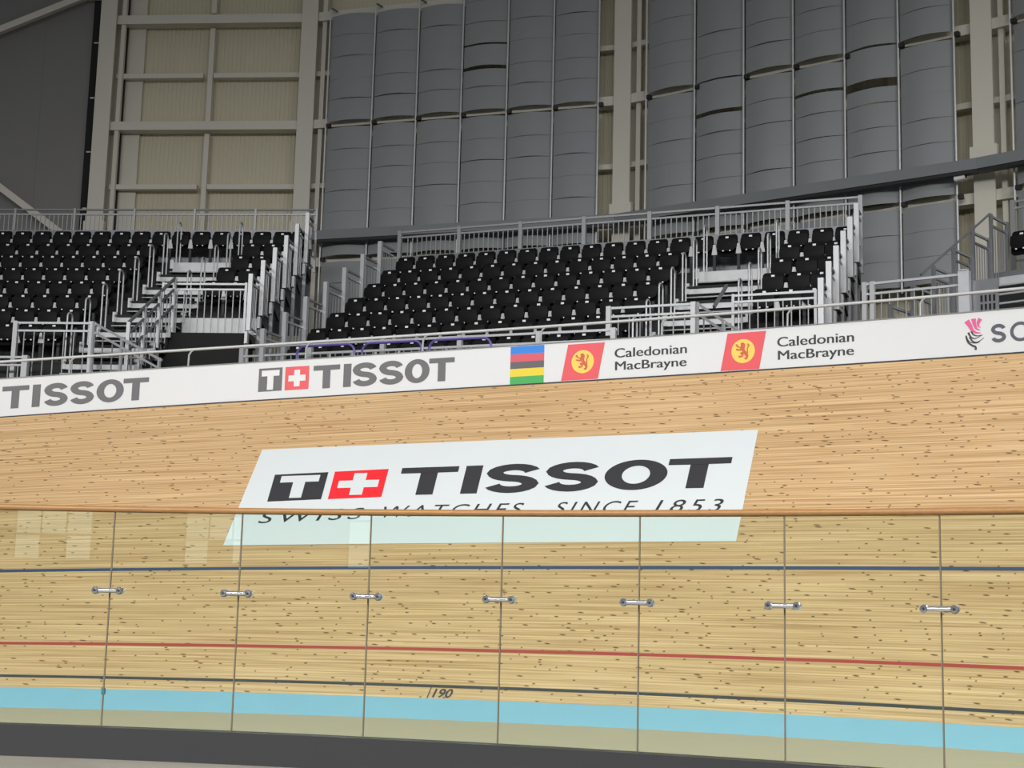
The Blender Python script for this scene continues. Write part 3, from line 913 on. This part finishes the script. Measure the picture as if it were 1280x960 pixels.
for k in range(7):
    hoop(MBk, 7.10 - 0.03 * k, k, 'aisle handrail hoop on the left of the middle stand\'s aisle, %s' % ROWN[k], 'aisle handrail hoops')
for k in range(5):
    hoop(MBk, 8.63 - 0.03 * k, k, 'aisle handrail hoop on the right of the middle stand\'s aisle, %s' % ROWN[k], 'aisle handrail hoops')
railing('long rear guard railing behind the middle stand\'s top row', MBk.w(-0.50, 0.62, 0.35), MBk.b, 10.72, 1.32, [0.04 + 1.525 * i for i in range(8)], 0.12, mid=0.15, postlow=-0.35, pw=0.09, m='alu_mid')
for k in range(6):
    railing('stepped side guard at the right edge of the middle stand, %s' % ROWN[k], MBk.w(10.24 + MBk.skew * k, -k * MBk.t - 0.33, MBk.deck(k) + 0.02), MBk.b + pi / 2, 0.72, 1.21, [0.0], 0.12, mid=0.16, pw=0.10, group='stepped side guards of the middle stand', dark_top=True)
for k in range(1, 8):
    railing('stepped side guard at the left edge of the middle stand, %s' % ROWN[k], MBk.w(-0.25 - 0.03 * k, -k * MBk.t - 0.05, MBk.deck(k) + 0.25), MBk.b + pi / 2, 0.74, 1.28, [0.0], 0.12, mid=0.16, pw=0.09, group='stepped left guards of the middle stand', dark_top=True, postlow=-0.3)
railing('front guard railing below the middle stand\'s short seat section', MBk.w(8.50, -5 * MBk.t, MBk.deck(5)), MBk.b, 1.52, 1.10, [0.0, 1.50], 0.15, low=0.0, mid=0.14)
railing('front guard railing on the landing below the middle stand\'s aisle', MBk.w(6.33, -6 * MBk.t, MBk.deck(6)), MBk.b, 1.66, 1.30, [0.03, 1.62], 0.20, low=0.02, mid=0.18, pw=0.09, postlow=-0.2)
railing('short stair railing descending from the middle landing', MBk.w(8.02, -6.05 * MBk.t, MBk.deck(6)), MBk.b - 0.5, 1.3, 1.30, [0.02, 0.65, 1.26], 0.16, low=0.0, mid=0.2, rise=-0.85, postlow=-0.2)
mb = MB(); mb.bar((0, 0, 0), (0.12, 0.5, 0.50), 0.05, 0.05)
hr = mb.build('sloping_handrail', M['alu_dark'], None, MBk.w(8.30, -5.9 * MBk.t, MBk.deck(6) + 1.22), MBk.b)
tag(hr, 'short dark sloping handrail at the foot of the middle aisle', 'handrail')
railing('low front guard railing along the middle stand\'s lowest row', MBk.w(-0.95, -7 * MBk.t, MBk.deck(7)), MBk.b, 7.7, 1.22, [0.04, 1.55, 3.10, 4.68, 6.23, 7.64], 0.16, low=-0.25, mid=0.20, pw=0.09, postlow=-0.5)
for j in range(4):
    k = 6.4 + j * 0.9
    st = thing('lower_step', 'bright aluminium step, %s below the middle stand\'s seats' % ORD[j], 'step', MBk.w(6.6, -k * MBk.t - 0.1, MBk.deck(k)), MBk.b, 'lower steps of the middle stand')
    mb = MB(); mb.box(0.2, 1.6, -0.35, 0.0, -0.045, 0.0); mb.build('tread', M['alu'], st)
    mb = MB(); mb.box(0.2, 1.6, 0.0, 0.03, -0.22, -0.045); mb.build('riser', M['alu_white'], st)
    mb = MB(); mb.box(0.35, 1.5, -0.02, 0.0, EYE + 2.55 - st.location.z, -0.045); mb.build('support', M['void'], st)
# purple tube frames before the middle stand
for j, (u, wd) in enumerate(((0.56, 1.22), (1.94, 1.22), (3.31, 1.22))):
    o = thing('purple_barrier', 'purple tube barrier frame with rounded corners, %s from the left' % ORD[j], 'barrier', MBk.w(u, -7.6 * MBk.t, MBk.deck(7.6)), MBk.b, 'purple barriers')
    H = 1.36; r = 0.16; path = [(0, 0, 0.0), (0, 0, H - r)]
    for i in range(1, 7): a = pi - pi / 2 * i / 6; path.append((r + r * cos(a), 0, H - r + r * sin(a)))
    for i in range(0, 7): a = pi / 2 - pi / 2 * i / 6; path.append((wd - r + r * cos(a), 0, H - r + r * sin(a)))
    path.append((wd, 0, 0.0))
    mb = MB(); mb.tube(path, 0.024, 8); mb.build('frame_tube', M['purple'], o, smooth=True)
    for z in (1.05, 1.2):
        mb = MB(); mb.tube([(0, 0, z), (wd, 0, z)], 0.008, 6); mb.build('cross_wire', M['alu'], o)
o = thing('purple_barrier', 'purple panel at the far left edge behind the advertising board', 'barrier', LB.w(1.6, -10.2 * LB.t, LB.deck(10.2)), LB.b, 'purple barriers')
mb = MB(); mb.prism_xz([(0, 0), (1.3, 0), (1.3, 0.9), (1.2, 1.0), (0.1, 1.0), (0, 0.9)], -0.03, 0.03); mb.build('panel', M['purple'], o)

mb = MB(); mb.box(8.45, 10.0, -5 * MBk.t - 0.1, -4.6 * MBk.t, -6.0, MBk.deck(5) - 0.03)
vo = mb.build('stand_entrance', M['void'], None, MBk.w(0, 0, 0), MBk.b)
tag(vo, 'black lined entrance under the middle stand\'s short section', 'entrance', kind='structure')
# --- right stand (only its left edge is in view)
stR, yR = stand_body(RB, 5, 0.75, 2.6, 4.0, 5.0, 4, EYE + 2.55 - RB.w(0, 0, 0).z, 'right terraced stand at the picture\'s right edge')
for j in range(2):
    seat(RB, 0.0 + 0.5 * j, 0, 'black folding seat, %s from the left end of the right stand\'s top row' % ORD[j], 'black seats of the right stand')
mb = MB(); mb.box(-0.5, 0.75, -0.45, 0.40, -0.10, 0.0); mb.build('deck', M['alu_dark'], stR)
for j in range(8):
    z = -0.10 - 0.24 * j; y = -0.45 - 0.30 * j
    mb = MB(); mb.box(-0.32, 2.3, y - 0.30, y + 0.02, z - 0.25, z - 0.21); mb.build('aisle_tread', M['alu'], stR)
    mb = MB(); mb.box(-0.32, 2.3, y, y + 0.03, z - 0.21, z); mb.build('aisle_riser', M['alu_white'] if j == 0 else M['void'], stR)
for k in range(1, 7):
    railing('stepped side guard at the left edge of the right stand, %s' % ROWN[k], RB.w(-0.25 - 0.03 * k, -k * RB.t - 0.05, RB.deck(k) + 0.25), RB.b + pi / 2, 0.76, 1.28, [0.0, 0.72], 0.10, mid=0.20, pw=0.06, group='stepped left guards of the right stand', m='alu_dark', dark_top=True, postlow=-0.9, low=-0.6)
hg = thing('sloping_handrail', 'sloping tube handrail over the right stand\'s left guards', 'handrail', RB.w(-0.28, -0.8, RB.deck(1) + 1.55), RB.b)
mb = MB(); mb.tube([(0, 0, 0), (-0.13, -3.5 * RB.t, -3.5 * RB.r)], 0.022, 8); mb.build('rail_tube', M['alu_dark'], hg, smooth=True)
railing('rear guard railing behind the right stand\'s top row', RB.w(-0.45, 0.62, 0.35), RB.b, 2.4, 1.32, [0.04, 1.55], 0.12, mid=0.15, postlow=-0.35, pw=0.09, m='alu_mid')

# front walkway railing between the middle and the right stand
def wpt(B, u, k, dz): return B.w(u, -k * B.t, B.deck(k) + dz)
pa = Vector((6.10, 24.9, EYE + 4.65)); pb = Vector((7.55, 23.95, EYE + 4.60))
d = pb - pa
railing('walkway railing with a broad end post between the middle and right stands', pa, atan2(d.y, d.x), d.length, 1.13, [0.0, 0.14, d.length - 0.05], 0.135, low=0.0, mid=0.2, pw=0.08, postlow=-1.0)
wp = thing('walkway_post', 'broad aluminium post ending the walkway railing before the right stand', 'post', (pb.x, pb.y, EYE + 3.6), atan2(d.y, d.x))
mb = MB(); mb.box(-0.09, 0.09, -0.12, 0.02, 0, 2.2); mb.build('post_profile', M['alu'], wp)
mb = MB(); mb.box(-0.07, 0.07, -0.14, 0.04, 2.2, 2.215); mb.build('post_cap', M['alu_white'], wp)
gp = thing('vent_grille', 'small slotted grey panel beside the broad walkway post', 'grille', (7.72, 23.90, EYE + 3.70), radians(-36))
mb = MB(); mb.box(-0.08, 0.36, 0.0, 0.03, 0, 1.95); mb.build('panel', M['alu_dark'], gp)
for r in range(2):
    for c in range(4):
        mb = MB(); mb.box(0.06 + 0.07 * c, 0.095 + 0.07 * c, -0.006, 0.004, 1.42 + 0.15 * r, 1.53 + 0.15 * r); mb.build('slot', M['void'], gp)

# ------------------------------------------------------------------ hall wall
class Wall:
    def __init__(s, A, Bp):
        s.A = Vector((A[0], A[1], 0)); d = Vector((Bp[0] - A[0], Bp[1] - A[1], 0)); s.L = d.length; s.rz = atan2(d.y, d.x)
    def w(s, x, y=0, z=0):
        return Vector((s.A.x + cos(s.rz) * x - sin(s.rz) * y, s.A.y + sin(s.rz) * x + cos(s.rz) * y, z))
W0, W1, W2, W3 = (-11.83, 40.02), (-5.97, 39.48), (2.72, 36.82), (10.40, 31.43)
W4 = (17.0, 25.6)
WA, WB, WC, WD = Wall(W0, W1), Wall(W1, W2), Wall(W2, W3), Wall(W3, W4)
ZLO, ZHI = EYE + 5.0, EYE + 22.0
def cladding(Wl, name, label, nr=8):
    o = thing(name, label, 'wall', Wl.w(0, 0.55, 0), Wl.rz, kind='structure')
    sw = 1.05; n = int(math.ceil(Wl.L / sw)); sw = Wl.L / n
    mb = MB(); prof = []
    p = sw / nr
    for i in range(nr):
        x = i * p
        prof += [(x, 0.0), (x + p * 0.62, 0.0), (x + p * 0.70, 0.014), (x + p * 0.92, 0.014)]
    prof.append((sw, 0.0))
    vs = [(x, y, z) for z in (ZLO, ZHI) for x, y in prof] + [(x, y + 0.04, z) for z in (ZLO, ZHI) for x, y in prof]
    m = len(prof); fs = []
    for i in range(m - 1):
        fs.append((i, i + 1, m + i + 1, m + i)); fs.append((2 * m + i + 1, 2 * m + i, 3 * m + i, 3 * m + i + 1))
    mb.add(vs, fs); me = mb.mesh('cladding_sheet', M['cladding'])
    for i in range(n): put('cladding_sheet', me, o, (i * sw, 0, 0))
    return o
cA = cladding(WA, 'wall_left', 'cream ribbed cladding wall behind the left stand')
cB = cladding(WB, 'wall_middle', 'cream ribbed cladding wall behind the grey banners of the middle bay')
cC = cladding(WC, 'wall_right', 'cream ribbed cladding wall behind the grey banners of the right bay')
cD = cladding(WD, 'wall_far_right', 'cream ribbed cladding wall right of the last column')
# flat closing strip beside the first column, mid mullion
mb = MB(); mb.box(0.35, 0.95, -0.10, -0.06, ZLO, ZHI); mb.build('flashing_strip', M['beige_steel'], cA)
mb = MB(); mb.box(0.42, 0.46, -0.22, -0.16, ZLO, ZHI); mb.build('conduit', M['black_frame'], cA)
for (za, zb) in ((EYE + 13.5, EYE + 16.3), (EYE + 16.75, ZHI), (ZLO, EYE + 13.15)):
    mb = MB(); mb.box(2.92, 3.06, -0.30, -0.12, za, zb); mb.build('mullion', M['beige_steel'], cA)
for Wl, o, nm in ((WA, cA, 'A'), (WB, cB, 'B'), (WC, cC, 'C'), (WD, cD, 'D')):
    for z, h in ((16.50, 0.26), (13.33, 0.25), (9.35, 0.25), (19.5, 0.26)):
        mb = MB(); mb.box(0.1, Wl.L - 0.1, -0.50, -0.15, EYE + z - h / 2, EYE + z + h / 2); mb.build('girder', M['beige_steel'], o)
    for z in (14.86, 11.58, 18.0):
        if Wl is WA:
            for a, b in ((0.25, 2.80), (3.10, Wl.L - 0.2)):
                mb = MB(); mb.box(a, b, -0.36, -0.18, EYE + z - 0.07, EYE + z + 0.07); mb.build('girt', M['beige_steel'], o)
        else:
            mb = MB(); mb.box(0.1, Wl.L - 0.1, -0.36, -0.18, EYE + z - 0.07, EYE + z + 0.07); mb.build('girt', M['beige_steel'], o)
# columns
for j, (P, rz, lab) in enumerate(((W0, WA.rz, 'left beige steel column beside the dark grey wall'), (W1, WA.rz - 0.1, 'beige steel column between the bare bay and the grey banners'),
                         (W2, WB.rz - 0.15, 'beige steel column between the two bays of grey banners'), (W3, WC.rz, 'rightmost beige steel column'))):
    o = thing('wall_column', lab, 'column', (P[0], P[1], ZLO), rz, 'wall columns')
    H = ZHI - ZLO
    mb = MB(); mb.box(-0.235, 0.235, -0.06, 0.0, 0, H); mb.build('front_flange', M['beige_steel'], o)
    mb = MB(); mb.box(-0.03, 0.03, 0.0, 0.44, 0, H); mb.build('web', M['beige_steel'], o)
    mb = MB(); mb.box(-0.235, 0.235, 0.44, 0.50, 0, H); mb.build('rear_flange', M['beige_steel'], o)
    mb = MB(); mb.box(0.34, 0.46, 0.10, 0.22, 0, H); mb.build('side_channel', M['beige_steel'], o)
    zc = EYE + (10.35 if j < 2 else 10.33) - ZLO
    mb = MB(); mb.box(-0.30, 0.30, -0.10, 0.05, zc - 0.14, zc + 0.16); mb.build('base_collar', M['beige_steel'], o)

# dark grey end wall at the far left with raking braces
WL = Wall((-24.0, 41.2), (-12.35, 40.07))
g = thing('wall_end', 'plain dark grey panel wall at the far left', 'wall', WL.w(0, 0, 0), WL.rz, kind='structure')
for i in range(8):
    sw = (WL.L) / 8
    mb = MB(); mb.box(i * sw + 0.002, (i + 1) * sw - 0.002, 0.30, 0.36, ZLO, ZHI); mb.build('wall_panel', M['curtain'], g)
mb = MB(); mb.box(WL.L + 0.02, WL.L + 0.26, 0.10, 0.30, ZLO, ZHI); mb.build('shadow_gap', M['void'], g)
for z in (10.9, 12.55, 14.15, 15.8):
    mb = MB(); mb.box(WL.L + 0.10, WL.L + 0.22, 0.06, 0.11, EYE + z, EYE + z + 0.035); mb.build('fixing_bracket', M['beige_steel'], g)
for nm, p, q, lab in (('diagonal_brace', (8.0, 15.81), (11.75, 17.32), 'upper raking beige brace in front of the dark grey end wall'),
                      ('diagonal_brace', (8.2, 12.35), (11.45, 10.05), 'lower raking beige brace in front of the dark grey end wall')):
    o = thing(nm, lab, 'brace', WL.w(p[0], 0, EYE + p[1]), WL.rz, 'diagonal braces')
    mb = MB(); mb.bar((0, 0, 0), (q[0] - p[0], 0, q[1] - p[1]), 0.16, 0.19); mb.build('brace_tube', M['beige_steel'], o)
    mb = MB(); mb.box(-0.2, 0.2, 0.02, 0.10, -0.2, 0.2); mb.build('end_plate', M['beige_steel'], o, (q[0] - p[0], 0, q[1] - p[1]))

# grey acoustic banners: strips hung between steel poles
def strip_mesh(wd, h, bul, seed):
    nx, nz = 10, 2; rr = random.Random(seed); mb = MB(); vs = []
    sag = rr.uniform(-0.006, 0.012)
    for side in (0, 1):
        for j in range(nz + 1):
            for i in range(nx + 1):
                t = i / nx; q = j / nz
                vs.append((wd * t, -bul * sin(pi * t) - 0.012 * (1 - q) * sin(pi * t) + side * 0.012, h * q + sag * sin(pi * t) * (1 - q)))
    N = (nx + 1) * (nz + 1); fs = []
    for j in range(nz):
        for i in range(nx):
            a = j * (nx + 1) + i; fs.append((a, a + 1, a + nx + 2, a + nx + 1)); fs.append((a + N, a + N + nx + 1, a + N + nx + 2, a + N + 1))
        for i in (0, nx):
            a = j * (nx + 1) + i; fs.append((a, a + nx + 1, a + N + nx + 1, a + N))
    for j in (0, nz):
        for i in range(nx):
            a = j * (nx + 1) + i; fs.append((a, a + 1, a + N + 1, a + N))
    mb.add(vs, fs); return mb
LV = [16.37, 15.76, 15.15, 14.50, 13.92, 13.28]
LW = [13.09, 12.45, 11.87, 11.27, 10.68, 10.05, 9.44]
LX = [9.28, 8.67, 8.07, 7.45]
def banner(Wl, x0, x1, label, top, gaps, girder=True, strong=()):
    o = thing('wall_banner', label, 'banner', Wl.w(x0, -0.12, 0), Wl.rz, 'grey acoustic wall banners')
    wd = x1 - x0 - 0.05
    upper = [z for z in LV if z <= top + 0.01]
    if top > 16.4: upper = [17.6, 16.98] + LV
    lv = upper + (LW if girder else [13.24] + LW[1:])
    segs = []
    for i in range(len(upper) - 1): segs.append([upper[i], upper[i + 1]])
    if not girder: segs[-1][1] = 13.28
    lw = LW if girder else [13.245] + LW[1:]
    for i in range(len(lw) - 1): segs.append([lw[i], lw[i + 1]])
    for i in range(len(LX) - 1): segs.append([LX[i], LX[i + 1]])
    for n, (a, b) in enumerate(segs):
        h = a - b
        g = 0.005
        for z, gg in gaps:
            if abs(a - z) < 0.12 and a < 13.2: h -= gg
            elif abs(a - z) < 0.05: h -= gg
        for z in strong:
            if abs(a - z) < 0.05: g = 0.016
        bul = 0.125 + 0.02 * random.uniform(-1, 1)
        strip_mesh(wd, h - g, bul, n * 7 + int(x0 * 10)).build('fabric_strip', M['banner'], o, (0.025, random.uniform(-0.006, 0.006), EYE + b), smooth=True)
    return o
XB = [0.71, 2.07, 3.37, 4.66, 5.95, 7.23, 8.47]
XC = [0.81, 2.21, 3.57, 4.89, 6.20, 7.51, 8.81]
bB = [('leftmost', 16.37, (), True, (13.92,)), ('second', 16.37, (), True, (13.92,)), ('third', 16.37, (), True, (11.27,)),
      ('fourth', 17, ((15.15, 0.05), (14.50, 0.09)), True, (11.87,)), ('fifth', 17, (), True, ()), ('sixth', 17, (), True, ())]
for i, (w_, top, gaps, gd, stg) in enumerate(bB):
    banner(WB, XB[i], XB[i + 1], 'tall grey fabric banner, %s from the left in the middle bay' % w_ if i else 'tall grey fabric banner, leftmost in the middle bay', top, gaps, gd, stg)
bC = [('leftmost', (), True, ()), ('second', ((12.45, 0.10),), False, (11.27,)), ('third', (), True, (11.87,)), ('fourth', ((12.45, 0.07),), True, ()),
      ('fifth', ((12.45, 0.20),), False, (11.87,)), ('sixth', (), True, ())]
for i, (w_, gaps, gd, stg) in enumerate(bC):
    banner(WC, XC[i], XC[i + 1], 'tall grey fabric banner, %s from the left in the right bay' % w_ if i else 'tall grey fabric banner, leftmost in the right bay', 17, gaps, gd, stg)
banner(WD, 0.76, 2.05, 'tall grey fabric banner at the right edge, beyond the last column', 17, (), True)
def pole(Wl, x, label, ztop):
    o = thing('banner_pole', label, 'pole', Wl.w(x, -0.19, EYE + 7.3), Wl.rz, 'steel banner poles')
    mb = MB(); mb.tube([(0, 0, 0), (0, 0, ztop - 7.3)], 0.026, 8); mb.build('pole_tube', M['alu_white'], o, smooth=True)
    if ztop < 17:
        mb = MB(); mb.tube([(0, 0, ztop - 7.3), (0.03, 0.02, ztop - 7.28), (0.14, 0.15, ztop - 7.33)], 0.03, 8); mb.build('hook', M['alu_dark'], o, smooth=True)
    for z in (13.17, 9.36):
        mb = MB(); mb.box(0.02, 0.13, -0.03, 0.10, z - 7.3 - 0.05, z - 7.3 + 0.05); mb.build('clamp', M['black_frame'], o)
for i, x in enumerate(XB): pole(WB, x, 'thin steel banner pole, %s from the left in the middle bay' % ORD[i], 16.58 if i < 3 else 17.6)
for i, x in enumerate(XC): pole(WC, x, 'thin steel banner pole, %s from the left in the right bay' % ORD[i], 17.6)
pole(WD, 0.74, 'thin steel banner pole beyond the last column', 17.6)

# grey gallery beam across the banners
gb = thing('gallery_beam', 'long grey steel beam running across the wall banners above the stands', 'beam', WB.w(0.3, -0.32, EYE + 10.0), 0)
G0 = gb.location.copy()
pts_ = [WB.w(0.35, -0.56, 0), WB.w(WB.L - 0.05, -0.56, 0), WC.w(WC.L - 0.02, -0.56, 0), WD.w(4.5, -0.56, 0)]
for i in range(3):
    a, b = pts_[i], pts_[i + 1]
    d = (b - a).normalized(); n = Vector((-d.y, d.x, 0))
    vs = []
    for p in (a, b):
        for yy, zz3 in ((0, 9.83), (0, 10.08), (0.22, 10.08), (0.22, 9.83)):
            q = p + n * yy; vs.append((q.x - G0.x, q.y - G0.y, EYE + zz3 - G0.z))
    mb = MB(); mb.add(vs, [(0, 1, 2, 3), (7, 6, 5, 4), (0, 4, 5, 1), (1, 5, 6, 2), (2, 6, 7, 3), (3, 7, 4, 0)])
    mb.build('beam_section', M['gallery'], gb)
    vs = []
    for p in (a, b):
        for yy, zz3 in ((0.02, 9.76), (0.02, 9.83), (0.22, 9.83), (0.22, 9.76)):
            q = p + n * yy; vs.append((q.x - G0.x, q.y - G0.y, EYE + zz3 - G0.z))
    mb = MB(); mb.add(vs, [(0, 1, 2, 3), (7, 6, 5, 4), (0, 4, 5, 1), (1, 5, 6, 2), (2, 6, 7, 3), (3, 7, 4, 0)])
    mb.build('soffit_shadow', M['black_frame'], gb)  # black strip drawn in place of the shadow beneath the beam
sc_ = thing('security_camera', 'small white security camera under the grey beam beside the right column', 'camera', WC.w(8.95, -0.35, EYE + 9.72), WC.rz)
mb = MB(); mb.box(-0.03, 0.03, -0.03, 0.03, 0.06, 0.2); mb.build('mount', M['alu_dark'], sc_)
mb = MB(); mb.tube([(-0.12, -0.05, 0), (0.12, -0.05, 0.02)], 0.07, 10); mb.build('housing', M['tag'], sc_, smooth=True)
mb = MB(); mb.tube([(0.12, -0.05, 0.02), (0.135, -0.05, 0.021)], 0.045, 10); mb.build('lens', M['void'], sc_, smooth=True)

# far side of the hall, seen only as a reflection in the glass: a dark wall with one lit window bank
wbk = thing('wall_back', 'dark wall on the far side of the hall behind the viewer', 'wall', (0, -38.5, 0), 0, kind='structure')
mb = MB(); mb.box(-60, 30, -0.3, 0.0, 0, 12); mb.build('wall_panel', M['curtain'], wbk)
t_ = NT('daylit_window_pane')
t_.b.inputs['Base Color'].default_value = (0.6, 0.65, 0.65, 1)
t_.b.inputs['Emission Color'].default_value = (0.95, 1.0, 0.98, 1)
t_.b.inputs['Emission Strength'].default_value = 1.15
wdw = thing('window_1', 'daylit window bank on the far side of the hall', 'window', (-31.2, -38.3, 2.9), 0, kind='structure')
rw = random.Random(3)
for i in range(3):
    for j in range(3):
        if (i, j) == (1, 0): continue
        mb = MB(); mb.box(0.05 + 1.22 * i, 1.15 + 1.22 * i, 0.0, 0.04, 0.1 + 1.1 * j, 1.1 + 1.1 * j); mb.build('pane', t_.m, wdw)
mb = MB()
mb.box(-0.1, 3.75, -0.04, 0.0, 0, 3.5)
mb.build('window_frame', M['black_frame'], wdw)
